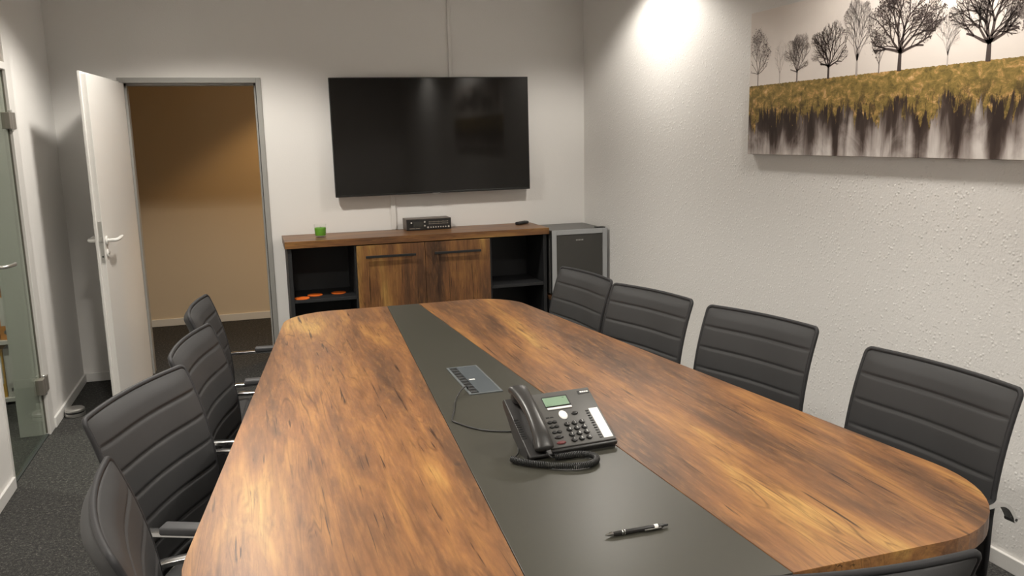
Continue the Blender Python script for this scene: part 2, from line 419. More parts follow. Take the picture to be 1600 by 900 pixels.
# ------------------------------------------------------------------ conference table
TZ, TT, TX = .75, .042, .715
YN, YF = 1.262, 4.21
hw = lambda y: .9-.13*(y-1.7)
def fillet(P, A, B, r, n=14):
    """round the corner P between the directions to A and B"""
    P, A, B = Vector(P), Vector(A), Vector(B); a = (A-P).normalized(); b = (B-P).normalized()
    th = a.angle(b); d = r/math.tan(th/2); c_ = P+(a+b).normalized()*(r/math.sin(th/2))
    s = (P+a*d)-c_; e = (P+b*d)-c_; tot = math.atan2(s.x*e.y-s.y*e.x, s.dot(e)); out = []
    for i in range(n+1):
        q = tot*i/n; out.append((c_.x+s.x*math.cos(q)-s.y*math.sin(q), c_.y+s.x*math.sin(q)+s.y*math.cos(q)))
    return out
sl = lambda y: .4505+(y-YN)*.0653      # left and right border of the dark centre strip
sr = lambda y: .9585-(y-YN)*.0512
cNR, cFR, cFL, cNL = (TX+hw(YN), YN), (TX+hw(YF), YF), (TX-hw(YF), YF), (TX-hw(YN), YN)
table = tag(thing('conference_table', None, None, (TX, 2.74, 0)), 'large oak-look conference table with dark centre strip and rounded corners', 'table')
sh = lambda pts: [(x-TX, y-2.74) for x, y in pts]
g = .0009
right = [(sr(YN)+g, YN)] + fillet(cNR, (sr(YN), YN), cFR, .30) + fillet(cFR, cNR, (sr(YF), YF), .25) + [(sr(YF)+g, YF)]
left = [(sl(YF)-g, YF)] + fillet(cFL, (sl(YF), YF), cNL, .25) + fillet(cNL, cFL, (sl(YN), YN), .42) + [(sl(YN)-g, YN)]
mid = [(sl(YN)+g, YN), (sr(YN)-g, YN), (sr(YF)-g, YF), (sl(YF)+g, YF)]
o1 = obj('tabletop_panel', prism(new_bm(), sh(right), TZ-TT, TZ, .0012), MAT['wood'], table)
o2 = obj('tabletop_panel', prism(new_bm(), sh(left), TZ-TT, TZ, .0012), MAT['woodb'], table)
obj('centre_strip', prism(new_bm(), sh(mid), TZ-TT, TZ-.0003, .0008), MAT['strip'], table, label='dark olive-grey strip along the middle')
for yy in (2.0, 3.55):
    obj('leg_panel', bx(-.16, .16, yy-2.74-.02, yy-2.74+.02, .012, TZ-TT, bev=.003), MAT['anthracite'], table)
    obj('foot_plate', bx(-.19, .19, yy-2.74-.05, yy-2.74+.05, 0, .012, bev=.002), MAT['anthracite'], table)
obj('beam', bx(-.03, .03, -.72, .79, .56, .66, bev=.003), MAT['anthracite'], table)

# table socket box
t = tag(thing('table_socket_box', None, None, (.715, 2.762, TZ)), 'flush grey cable flap box set into the dark table strip', 'socket box')
fm = plain('grey_flap', S(92, 99, 104), .35, .4); fr = plain('flap_rim', S(128, 134, 137), .3, .5)
bm = new_bm(); box(bm, -.058, .058, -.172, -.166, 0, .004, bev=.0008); box(bm, -.058, .058, .166, .172, 0, .004, bev=.0008); box(bm, .052, .058, -.166, .166, 0, .004, bev=.0008); box(bm, -.058, -.050, -.166, .166, 0, .004, bev=.0008)
obj('rim', bm, fr, t)
obj('flap', bx(-.022, .0515, -.165, .165, .0003, .0034, bev=.0006), fm, t)
obj('brush_slot', bx(-.0495, -.0225, -.165, .165, .0002, .0012), MAT['black'], t)
for k in range(9):
    y_ = -.15+k*.034
    obj('brush_tuft', bx(-.048, -.024, y_, y_+.013, .0012, .0028, bev=.0004), plain('grey_bristles', S(44, 46, 48), .8) if k == 0 else D.materials['grey_bristles'], t)
obj('sticker', bx(-.016, .004, -.012, .0, .0034, .0038), MAT['whiteplastic'], t, label='small white mark on the flap')

# ------------------------------------------------------------------ office chairs
ZT_, SEAT_Z = .935, .455
def xback(z): return -.55*max(0, z-.55)**2 + (.35*max(0, .5-z)**1.5)
def groove(v, seams, wd=.0042, dp=.0065):
    return sum(dp*math.exp(-((v-s)/wd)**2) for s in seams)
def cushion(fn, t0, t1, W, rc0, rc1, seams, nw=18, nt=128, bulge=.017, back_bulge=.032, edge=.006):
    """padded panel; fn(y,t,n)->point, n = offset towards the sitter"""
    bm = new_bm(); F, B = [], []
    for j in range(nt+1):
        q = j/nt; tt = t0+(t1-t0)*q
        hwid = W/2
        for rc, dist in ((rc0, tt-t0), (rc1, t1-tt)):
            if rc and dist < rc: hwid = min(hwid, W/2-rc+math.sqrt(max(0, rc*rc-(rc-dist)**2)))
        e = min(tt-t0, t1-tt); ef = min(1, max(0, e/.035)); ef = ef*(2-ef)
        rowf, rowb = [], []
        for i in range(nw+1):
            wv = math.sin((i/nw-.5)*math.pi)          # denser at the borders
            pr = (1-abs(wv)**5)
            gz = groove(tt, seams)*(1-abs(wv)**14)
            rowf.append(bm.verts.new(fn(wv*hwid, tt, edge+bulge*pr*ef-gz*min(1, ef*1.2))))
            rowb.append(bm.verts.new(fn(wv*hwid, tt, -edge-back_bulge*(1-abs(wv)**3)*ef)))
        F.append(rowf); B.append(rowb)
    for j in range(nt):
        for i in range(nw):
            bm.faces.new((F[j][i], F[j][i+1], F[j+1][i+1], F[j+1][i])); bm.faces.new((B[j][i], B[j+1][i], B[j+1][i+1], B[j][i+1]))
        bm.faces.new((F[j][0], F[j+1][0], B[j+1][0], B[j][0])); bm.faces.new((F[j][nw], B[j][nw], B[j+1][nw], F[j+1][nw]))
    for i in range(nw):
        bm.faces.new((F[0][i], B[0][i], B[0][i+1], F[0][i+1])); bm.faces.new((F[nt][i], F[nt][i+1], B[nt][i+1], B[nt][i]))
    return bm
def border(fn, t0, t1, W, rc, n, m=6, top_only=True):
    P = []
    for k in range(15): P.append(fn(-W/2, t0+(t1-rc-t0)*k/14, n))
    for k in range(1, m+1):
        a = math.pi/2*k/m; P.append(fn(-W/2+rc-rc*math.cos(a), t1-rc+rc*math.sin(a), n))
    for k in range(1, 14): P.append(fn(-W/2+rc+(W-2*rc)*k/14, t1, n))
    for k in range(0, m+1):
        a = math.pi/2*(1-k/m); P.append(fn(W/2-rc+rc*math.cos(a), t1-rc+rc*math.sin(a), n))
    for k in range(1, 15): P.append(fn(W/2, t1-rc-(t1-rc-t0)*k/14, n))
    return P
BW = .50
X0 = -.23                                   # back plane relative to the base centre
fback = lambda y, t, n: Vector((X0+xback(t)+n+.028*(2*y/BW)**2-.028, y, t))
fseat = lambda y, t, n: Vector((X0+t, y, SEAT_Z-.012+n-(max(0, t-.38)**2)*3.2+.006*(2*y/.48)**2))
seams_b = [.862-.0775*k for k in range(6)]
ME = {}
ME['backrest'] = mesh_of(cushion(fback, .43, ZT_-.004, BW-.008, .02, .014, seams_b), 'backrest', 3.2)
ME['piping'] = mesh_of(tube(new_bm(), border(fback, .44, ZT_, BW, .016, .001), .0072, 8), 'piping', 3.2)
ME['seat'] = mesh_of(cushion(fseat, .01, .47, .48, .02, .05, [.07+.0775*k for k in range(5)], nt=110, back_bulge=.02), 'seat', 3.2)
ME['seat_piping'] = mesh_of(tube(new_bm(), border(fseat, .03, .473, .485, .05, 0), .006, 8), 'seat_piping', 3.2)
ARM = catmull([(-.058, 0, .600), (-.046, 0, .620), (-.026, 0, .643), (.004, 0, .655), (.07, 0, .656), (.2, 0, .656), (.30, 0, .655), (.345, 0, .64), (.362, 0, .60), (.352, 0, .53), (.33, 0, .465), (.30, 0, .434), (.25, 0, .425), (.16, 0, .425)], 5)
ARM = [Vector((p_.x+X0, p_.y, p_.z)) for p_ in ARM]
prof = [(.005, .014), (.0065, .010), (.0065, -.010), (.005, -.014), (-.005, -.014), (-.0065, -.010), (-.0065, .010), (-.005, .014)]
for s in (1, -1):
    bm = sweep(new_bm(), ARM, prof); bmesh.ops.translate(bm, verts=bm.verts, vec=(0, s*.266, 0)); ME['arm', s] = mesh_of(bm, 'armrest', .8)
    bm = new_bm(); box(bm, X0+.105, X0+.325, s*.266-.021, s*.266+.021, .6565, .678, bev=.006, seg=3); ME['pad', s] = mesh_of(bm, 'arm_pad', .9)
    bm = cyl(new_bm(), (X0-.058, s*.266-.0142, .601), (0, 1, 0), .0090, .0284, 16, .001); ME['cap', s] = mesh_of(bm, 'end_cap', .7)
    bm = cyl(new_bm(), (X0-.058, s*.266+s*.0142-.001, .601), (0, 1, 0), .0038, .002, 12); ME['screw', s] = mesh_of(bm, 'screw', .7)
    ME['bracket', s] = mesh_of(bx(X0+.17, X0+.28, min(s*.215, s*.262), max(s*.215, s*.262), .420, .432), 'bracket')
ME['mechanism'] = mesh_of(bx(-.09, .11, -.10, .10, .385, .425, bev=.01), 'mechanism', .7)
ME['column'] = mesh_of(lathe(new_bm(), [(.035, .075), (.035, .10), (.026, .11), (.026, .24), (.016, .245), (.016, .39)], 18), 'column', .7)
for k in range(5):
    a = 2*math.pi*k/5+.3; d = Vector((math.cos(a), math.sin(a), 0))
    ME['leg', k] = mesh_of(sweep(new_bm(), [d*.02+Vector((0, 0, .095)), d*.12+Vector((0, 0, .088)), d*.20+Vector((0, 0, .072)), d*.25+Vector((0, 0, .066))],
                                 lambda i: [(a_*(1-.12*i), b_*(1-.15*i)) for a_, b_ in [(.014, .02), (.018, .012), (.018, -.012), (.014, -.02), (-.014, -.02), (-.014, .02)]]), 'leg', .7)
    bm = new_bm(); q = Vector((-d.y, d.x, 0))
    for s in (-.014, .006): cyl(bm, d*.235+q*s+Vector((0, 0, .026)), q, .026, .010, 18, .002)
    box(bm, -.01, .01, -.018, .018, .026, .058, mat=Matrix.Translation(d*.235) @ Matrix.Rotation(a, 4, 'Z'))
    ME['caster', k] = mesh_of(bm, 'caster', .7)
def chair(label, near, far):
    """near/far: the backrest's top corners seen from the sitter as right/left"""
    a, b = Vector(near), Vector(far)      # a->b is local +y
    ydir = (b-a).normalized(); xdir = Vector((ydir.y, -ydir.x)); c_ = (a+b)/2
    # the top corners lie at local x = X0 + xback(top)
    o = c_ - xdir*(X0+xback(ZT_))
    t = thing('office_chair', label, 'chair', (o.x, o.y, 0), math.atan2(xdir.y, xdir.x), 'charcoal office chairs around the table')
    def part(n, k, m, par=None): 
        me = ME[k]
        if not me.materials: me.materials.append(MAT[m])
        return obj(n, me, None, par or t)
    bk = part('backrest', 'backrest', 'leather'); part('piping', 'piping', 'piping', bk)
    st = part('seat', 'seat', 'leather'); part('piping', 'seat_piping', 'piping', st)
    for s in (1, -1):
        ar = part('armrest', ('arm', s), 'chrome'); ar['label'] = 'chrome armrest bar with dark pad'
        part('arm_pad', ('pad', s), 'pad', ar); part('end_cap', ('cap', s), 'chrome', ar); part('screw', ('screw', s), 'black', ar); part('bracket', ('bracket', s), 'chrome', ar)
    part('mechanism', 'mechanism', 'black'); part('column', 'column', 'chrome')
    for k in range(5):
        lg = part('leg', ('leg', k), 'chrome'); part('caster', ('caster', k), 'black', lg)
    return t
# right side: chairs face -x, so local +y points towards the camera (-y)
chair('charcoal ribbed chair beside the mini fridge, farthest on the right side', (1.506, 3.94), (1.563, 3.44))
chair('charcoal ribbed chair second from the fridge, touching the farthest right chair', (1.546, 3.385), (1.67, 2.896))
chair('charcoal ribbed chair standing alone on the right side behind the telephone', (1.68, 2.786), (1.81, 2.31))
chair('charcoal ribbed chair below the canvas at the right edge of the picture', (1.79, 2.04), (1.84, 1.546))
# left side: chairs face +x, local +y points away from the camera
chair('charcoal ribbed chair in front of the doorway, farthest on the left side', (-.2525, 3.37), (-.2085, 3.865))
chair('charcoal ribbed chair second from the doorway on the left side', (-.2725, 2.736), (-.176, 3.215))
chair('charcoal ribbed chair turned towards the camera, second nearest on the left', (-.4225, 2.18), (-.2325, 2.62))
chair('charcoal ribbed chair seen edge-on at the lower left, nearest on the left', (-.256, 1.385), (-.3325, 1.897))
chair('charcoal chair seen from behind at the near end of the table', (1.063, .941), (.57, 1.022))

# ------------------------------------------------------------------ television
t = tag(thing('television', None, None, (1.329, YB, 1.617)), 'large black flat television hanging on the back wall', 'television')
t.rotation_euler = (0, -.0054, 0)
TW, TH = 1.468, .836
obj('housing', bx(-TW/2, TW/2, -.078, -.045, -TH/2, TH/2, bev=.003), MAT['tvbody'], t)
obj('rear_box', bx(-.5, .5, -.045, -.02, -.32, .22, bev=.006), MAT['tvbody'], t)
obj('wall_mount', bx(-.25, .25, -.02, 0, -.15, .1), MAT['black'], t)
obj('screen', bx(-TW/2+.007, TW/2-.007, -.0795, -.078, -TH/2+.014, TH/2-.007), MAT['screen'], t)
bm = new_bm(); box(bm, -TW/2, TW/2, -.082, -.078, TH/2-.007, TH/2, bev=.001); box(bm, -TW/2, TW/2, -.082, -.078, -TH/2, -TH/2+.014, bev=.001); box(bm, -TW/2, -TW/2+.007, -.082, -.078, -TH/2+.014, TH/2-.007); box(bm, TW/2-.007, TW/2, -.082, -.078, -TH/2+.014, TH/2-.007)
obj('bezel', bm, MAT['tvbody'], t)
obj('logo_tab', bx(-.03, .03, -.083, -.079, -TH/2-.006, -TH/2+.004, bev=.001), plain('grey_mark', S(110, 106, 102), .4), t)

# ------------------------------------------------------------------ sideboard
SX0, SX1, SYF, SZ0, SZ1 = .207, 2.083, 5.697, .891, .938
t = tag(thing('sideboard', None, None, ((SX0+SX1)/2, 5.92, 0)), 'wide oak and anthracite sideboard under the television', 'sideboard')
cx, cy = (SX0+SX1)/2, 5.92
def sb(name, x0, x1, y0, y1, z0, z1, m, par=None, bev=.0015):
    return obj(name, bx(x0-cx, x1-cx, y0-cy, y1-cy, z0, z1, bev=bev), MAT[m], par or t)
sb('top', SX0, SX1, SYF, YB-.016, SZ0, SZ1, 'wood_top')
for x in (.222, 2.042): sb('side_panel', x, x+.026, 5.715, YB-.02, .0, SZ0, 'anthracite')
for x in (.665, 1.625): sb('divider', x, x+.02, 5.72, YB-.03, .06, SZ0, 'anthracite')
sb('back_panel', .248, 2.042, YB-.03, YB-.022, .06, SZ0, 'anthracite', bev=0)
sb('bottom', .248, 2.042, 5.72, YB-.03, .06, .08, 'anthracite')
sb('plinth', .25, 2.04, 5.76, 5.775, 0, .06, 'black')
sb('shelf', .248, .665, 5.718, YB-.03, .513, .535, 'anthracite')
sb('shelf', 1.645, 2.042, 5.718, YB-.03, .513, .535, 'anthracite')
for x0, x1, h0, h1 in ((.679, 1.1535, .737, 1.085), (1.1565, 1.629, 1.218, 1.557)):
    d = sb('door', x0, x1, 5.70, 5.719, .065, .884, 'wood_door')
    bm = new_bm()
    box(bm, h0-cx, h1-cx, 5.672-cy, 5.682-cy, .797, .814, bev=.002)
    for xx in (h0+.02, h1-.03): box(bm, xx-cx, xx+.01-cx, 5.682-cy, 5.70-cy, .80, .811)
    obj('handle', bm, MAT['black'], d)
orange = plain('orange_felt', S(225, 105, 20), .8)
for x, y, z in ((.30, 5.775, .535), (.395, 5.87, .535), (.56, 5.89, .535)):
    pl = {.30: 'at the front left of the open shelf', .395: 'further back on the open shelf', .56: 'nearest the wooden door on the open shelf'}[x]
    tag(obj('coaster', cyl(new_bm(), (0, 0, 0), (0, 0, 1), .052, .005, 32, .001), orange, None, .7), 'round orange coaster '+pl, 'coaster', 'orange coasters in the sideboard').location = (x, y, z)

# candle
t = tag(thing('candle', None, None, (.461, 5.90, SZ1)), 'green candle in a clear glass on the sideboard', 'candle')
pr = [(.036, 0), (.0375, .002), (.043, .09), (.0405, .09), (.0365, .012), (.0, .012)]
bm = new_bm(); n = 28
rings = [[bm.verts.new((r*math.cos(2*math.pi*k/n), r*math.sin(2*math.pi*k/n), z)) for k in range(n)] for r, z in pr[:-1]]
for i in range(len(rings)-1):
    for j in range(n): bm.faces.new((rings[i][j], rings[i][(j+1) % n], rings[i+1][(j+1) % n], rings[i+1][j]))
bm.faces.new(rings[0][::-1]); bm.faces.new(rings[-1])
obj('glass_cup', bm, MAT['clear'], t, .8)
obj('wax', lathe(new_bm(), [(.0360, .0125), (.0392, .062), (.037, .066), (.004, .064)], 28), plain('green_wax', S(92, 150, 32), .5), t, .8)
obj('wick', cyl(new_bm(), (0, 0, .064), (.1, 0, 1), .001, .010, 8), MAT['black'], t)

# radio
t = tag(thing('radio', None, None, (1.247, 6.045, SZ1), .02), 'black kitchen radio with a row of silver buttons on the sideboard', 'radio')
rw, rd, rh = .335, .14, .085
obj('housing', bx(-rw/2, rw/2, -rd/2+.004, rd/2, .004, rh, bev=.003), plain('radio_case', S(92, 82, 74), .4), t)
obj('front_panel', bx(-rw/2+.001, rw/2-.001, -rd/2, -rd/2+.004, .003, rh-.004, bev=.001), MAT['black'], t)
obj('display', bx(-rw/2+.05, -rw/2+.125, -rd/2-.0012, -rd/2, .028, .06), plain('radio_display', S(58, 58, 54), .2), t)
sil = plain('silver_button', S(210, 205, 198), .3, .3)
def button(x, z, r): return obj('button', cyl(new_bm(), (x, -rd/2, z), (0, -1, 0), r, .004, 14, .001), sil, t, .7)
button(-rw/2+.036, .057, .006); button(.02-rw/2+.115, .061, .006); button(.02-rw/2+.115, .033, .006)
for k in range(9): button(-.005+k*.0185+(.004 if k == 8 else 0)-(.004 if k == 0 else 0), .020, .0068 if k in (0, 8) else .0048)
gm = plain('radio_print', S(128, 122, 112), .5)
for k in range(13):
    for z in (.042, .056): obj('dial_mark', bx(-.002+k*.0115, .0062+k*.0115, -rd/2-.0006, -rd/2, z, z+(.006 if k % 3 else .008)), gm, t)
for k, (a, b) in enumerate(((-.146, -.105), (-.101, -.068))): obj('name_mark', bx(a, b, -rd/2-.0006, -rd/2, .012, .0185), gm, t)
for x in (-.14, .14):
    obj('foot', cyl(new_bm(), (x, 0, 0), (0, 0, 1), .01, .004, 12), MAT['black'], t)

# remote control
t = tag(thing('remote_control', None, None, (1.985, 6.03, SZ1), 2.2), 'small black remote control lying on the sideboard', 'remote control')
obj('body', bx(-.024, .024, -.058, .062, 0, .021, bev=.007, seg=3), MAT['black'], t, .8)
for k in range(4):
    for j in range(3): obj('key', bx(-.016+j*.0125, -.009+j*.0125, -.05+k*.02, -.042+k*.02, .0205, .0225), plain('dark_key', S(62, 60, 58), .5) if not (k or j) else D.materials['dark_key'], t)

# ------------------------------------------------------------------ mini fridge on its stand
st = tag(thing('fridge_stand', None, None, (2.305, 5.9, 0)), 'low wooden stand under the mini fridge', 'stand')
obj('top', bx(-.225, .225, -.235, .225, .402, .43, bev=.0015), MAT['wood_top'], st)
for x in (-.225, .205): obj('side_panel', bx(x, x+.02, -.225, .22, 0, .402, bev=.001), MAT['anthracite'], st)
obj('back_panel', bx(-.205, .205, .21, .22, .03, .402), MAT['anthracite'], st)
obj('shelf', bx(-.205, .205, -.22, .21, .05, .07), MAT['anthracite'], st)
t = tag(thing('mini_fridge', None, None, (2.306, 5.89, .43)), 'small fridge with silver-framed dark glass door in the corner', 'fridge')
fb = plain('fridge_body', S(96, 95, 93), .45)
obj('body', bx(-.215, .215, -.185, .225, .012, .486, bev=.004), fb, t)
for x in (-.18, .18):
    for y in (-.15, .19): obj('foot', cyl(new_bm(), (x, y, 0), (0, 0, 1), .015, .013, 12), MAT['black'], t)
d = obj('door', bx(-.217, .217, -.232, -.190, .014, .488, bev=.004), MAT['black'], t)
silver = plain('silver_frame', S(172, 174, 176), .35, .3)
bm = new_bm(); fz0, fz1, ft = .012, .489, .036
box(bm, -.219, -.219+ft, -.240, -.231, fz0, fz1, bev=.002); box(bm, .219-ft, .219, -.240, -.231, fz0, fz1, bev=.002)
box(bm, -.219+ft, .219-ft, -.240, -.231, fz1-ft, fz1, bev=.002); box(bm, -.219+ft, .219-ft, -.240, -.231, fz0, fz0+ft, bev=.002)
obj('door_frame', bm, silver, d)
obj('glass_panel', bx(-.219+ft, .219-ft, -.2355, -.232, fz0+ft, fz1-ft), plain('dark_glass', S(62, 61, 58), .12), d)
obj('gasket_line', bx(.219-ft-.004, .219-ft-.0005, -.237, -.2355, fz0+ft, fz1-ft), fb, d)
bm = new_bm()
for a, b in ((-.03, -.021), (-.018, -.012), (-.009, .002), (.005, .011), (.014, .028)): box(bm, a, b, -.2362, -.2355, fz1-ft-.047, fz1-ft-.038)
obj('name_mark', bm, plain('pale_print', S(150, 148, 144), .4), d, label='tiny pale lettering on the glass')
obj('hinge_cap', bx(.145, .212, -.225, -.165, .487, .496, bev=.002), MAT['black'], t)

# ------------------------------------------------------------------ telephone
PT = math.cos(.056), math.sin(.056)
t = tag(thing('desk_telephone', None, None, (.916, 1.997, TZ), .056), 'dark grey office desk telephone with handset on the table', 'telephone')
# local: x to the right (right edge = 0), y back, z up; face inclined
TAU, H0 = .488, .022
ct, stt = math.cos(TAU), math.sin(TAU)
FM = Matrix(((-1, 0, 0, 0), (0, ct, -stt, 0), (0, stt, ct, H0), (0, 0, 0, 1)))   # (a left, b up the face, n out)
gm = plain('phone_grey', S(78, 77, 75), .42, grain=.03, gscale=600); dk = plain('phone_dark', S(42, 41, 41), .4)
def fb_(a0, a1, b0, b1, n0, n1, bev=0, seg=2):
    bm = new_bm(); box(bm, a0, a1, b0, b1, n0, n1, bev=bev, seg=seg, mat=FM); return bm
# wedge body under the face
ang_ = lambda d_, n_: (d_*ct+n_*stt, H0+d_*stt-n_*ct)      # along the face, below the face
side = [(0, 0), (0, H0)] + [ang_(.2, 0), ang_(.203, .010), ang_(.19, .020), ang_(.15, .026), ang_(.12, .034), ang_(.095, .043), ang_(.07, .040), (.052, .004), (.047, 0)]
obj('base', prism(new_bm(), side, -.262, 0.0, 0, lambda x, y, z: Vector((z, x, y))), dk, t, .6)
foot = [ang_(.06, .03), ang_(.175, .015), (.17, .012), (.165, 0), (.10, 0)]
obj('stand', prism(new_bm(), foot, -.225, -.03, 0, lambda x, y, z: Vector((z, x, y))), dk, t, .6)
obj('face_plate', fb_(-.002, .194, -.003, .2015, -.004, .0045, .0022, 3), gm, t, .6)
obj('front_lip', fb_(-.003, .196, -.012, -.003, -.012, .001, .003, 3), dk, t, .6)
obj('cradle', fb_(.194, .262, -.02, .20, -.006, .003, .004, 3), dk, t, .6)
for k in range(9): obj('speaker_slot', fb_(.247, .2605, .045+k*.0085, .049+k*.0085, .003, .0042), MAT['black'], t)
N0 = .0045
obj('display_bezel', fb_(.0755, .1545, .1440, .1825, N0, N0+.0022, .0006), MAT['black'], t)
obj('display', fb_(.0800, .1535, .1448, .1775, N0+.0022, N0+.0030), plain('lcd_green', S(118, 142, 118), .25, emit=(.35, .5, .36, .05)), t)
lcdm = plain('lcd_ink', S(78, 100, 80), .4)
obj('display_text', fb_(.135, .150, .148, .1495, N0+.003, N0+.0032), lcdm, t)
obj('display_text', fb_(.088, .094, .171, .1735, N0+.003, N0+.0032), lcdm, t)
obj('softkey_bar', fb_(.0772, .1522, .1315, .1388, N0, N0+.0035, .0012), MAT['whiteplastic'], t)
def key(name, a, b, ra, rb, m, h=.004, parent=t):
    bm = lathe(new_bm(), [(1, 0), (1, .6), (.85, 1), (.3, 1.05)], 20, FM @ Matrix.Translation((a, b, N0)) @ Matrix.Diagonal((ra, rb, h, 1)))
    return obj(name, bm, m, parent, .9)
key('navigation_disc', .1149, .1075, .0125, .0165, MAT['whiteplastic'], .004)
kd = plain('phone_key', S(30, 30, 30), .3)
key('menu_key', .079, .1083, .0098, .0055, kd)
def glyphs(s, size):
    cu = D.curves.new('g', 'FONT'); cu.body = s; cu.size = size; cu.align_x = 'CENTER'; cu.align_y = 'CENTER'
    o = D.objects.new('g', cu); C.objects.link(o)
    me = D.meshes.new_from_object(o.evaluated_get(bpy.context.evaluated_depsgraph_get())); D.objects.remove(o); me.materials.clear(); return me
ink = plain('white_print', (.75, .75, .73), .5)
for r in range(4):
    for c_ in range(3):
        a, b = .1176-.023*c_+.0006*r, .0715-.0193*r+.001*c_
        k = key('number_key', a, b, .0088, .0072, kd, .005)
        me = glyphs('123456789*0#'[r*3+c_], .009); me.transform(FM @ Matrix.Translation((a-.001, b+.0005, N0+.0056)) @ Matrix.Diagonal((-1, 1, 1, 1)))
        obj('digit', me, ink, k)
for i, b in enumerate((.0865, .0698, .0497)):
    for a in (.1642, .1497): key('function_key', a, b, .0072, .0050, kd)
key('function_key', .1583, .0304, .0135, .0050, kd)
key('hang_up_key', .1592, .0108, .0135, .0052, plain('hang_up_red', S(96, 40, 42), .4))
for a in (.1635, .1512): obj('lamp_mark', fb_(a-.005, a+.005, .1035, .1075, N0, N0+.0008), kd, t)
obj('label_strip', fb_(.0045, .0325, .0050, .1185, N0, N0+.0012, .0004), plain('white_paper', (.8, .78, .76), .6), t)
for k in range(12): obj('line_key', fb_(.0355, .0445, .0078+k*.0092, .0115+k*.0092, N0, N0+.0022, .0006), kd, t)
lb = obj('logo_plate', fb_(.0025, .0385, .178, .191, N0, N0+.001, .0004), MAT['black'], t)
bm = new_bm()
for a, b in ((.0055, .0125), (.0135, .0185), (.0195, .0245), (.0255, .0315)): box(bm, a, b, .1825, .1875, N0+.001, N0+.0014, mat=FM)
obj('logo_mark', bm, ink, lb, label='small white maker mark')
# handset: arched bar with two end cups
HA = .2215
path = catmull([(HA, -.018, .020), (HA, .0, .030), (HA, .03, .041), (HA, .075, .046), (HA, .12, .047), (HA, .165, .042), (HA, .198, .034), (HA, .214, .022)], 6)
nn = len(path)
def hp(i):
    s = i/(nn-1); e = min(s, 1-s)
    wd = .0240 + .0035*math.cos(2*math.pi*s); th = .0130
    k = min(1, .55+math.sqrt(min(1, e/.05))*.45)
    return [(th*k*math.copysign(abs(math.sin(q))**.75, math.sin(q)), wd*k*math.copysign(abs(math.cos(q))**.75, math.cos(q))) for q in [2*math.pi*j/20 for j in range(20)]]
bm = sweep(new_bm(), [FM @ p_ for p_ in path], hp)
hs = obj('handset', bm, plain('handset_grey', S(48, 47, 46), .33), t, 3.2)
for b, n_ in ((.012, .004), (.188, .004)):
    bm = lathe(new_bm(), [(.8, 0), (1, .25), (1, 1)], 22, FM @ Matrix.Translation((HA, b, n_)) @ Matrix.Diagonal((.023, .026, .028, 1)))
    obj('earpiece', bm, dk, hs, 1.2)
# straight line cord to the socket and coiled handset cord
PW = Matrix.Translation((.916, 1.997, TZ)) @ Matrix.Rotation(.056, 4, 'Z')
cab = catmull([(.667, 2.655, .751), (.655, 2.635, .768), (.625, 2.59, .768), (.600, 2.552, .7535), (.586, 2.51, .756), (.57, 2.453, .7545), (.546, 2.38, .7535), (.541, 2.352, .7525), (.553, 2.325, .7525), (.577, 2.28, .7525), (.612, 2.24, .7525), (.66, 2.212, .7525), (.70, 2.20, .7525), (.74, 2.195, .7525), (.79, 2.19, .754)], 6)
tag(obj('line_cord', tube(new_bm(), cab, .0025, 8), MAT['black'], None, 3.2), 'thin black cord from the socket box to the telephone', 'cord')
main = catmull([(.612, 1.985, .7585), (.63, 1.958, .7585), (.66, 1.932, .7585), (.70, 1.905, .7585), (.745, 1.884, .7585), (.785, 1.880, .7585), (.815, 1.896, .7585), (.825, 1.922, .7585), (.812, 1.945, .7585), (.783, 1.956, .7585), (.752, 1.955, .7585), (.722, 1.958, .7585)], 10)
# resample by arc length
def resample(P, step):
    out = [P[0]]; acc = 0
    for a, b in zip(P, P[1:]):
        L = (b-a).length; d = step-acc
        while d <= L: out.append(a+(b-a)*(d/L)); d += step
        acc = (acc+L) % step if False else L-(d-step)
    return out
mp = resample([q+Vector((0, 0, .0016)) for q in main], .00045); T_, N_ = frames(mp)
helix = []
for i, p_ in enumerate(mp):
    q = 2*math.pi*i/10.5; helix.append(p_ + N_[i]*.0074*math.cos(q) + T_[i].cross(N_[i])*.0074*math.sin(q))
cord = tag(thing('coiled_cord', None, None, (.72, 1.93, TZ)), 'black coiled handset cord looping in front of the telephone', 'cord')
off = Vector((.72, 1.93, TZ))
obj('coil', sweep(new_bm(), [h-off for h in helix], circ(.0019, 5)), MAT['black'], cord, 3.2)
lead = catmull([(.612, 1.985, .7585), (.624, 2.0, .757), (.642, 2.022, .758), (.655, 2.06, .762)], 6)
obj('lead', tube(new_bm(), [h-off for h in lead], .0022, 8), MAT['black'], cord, 3.2)
lead = catmull([(.722, 1.958, .7585), (.712, 1.957, .762), (.703, 1.966, .772), (.694, 1.986, .780)], 6)
obj('lead', tube(new_bm(), [h-off for h in lead], .0022, 8), MAT['black'], cord, 3.2)

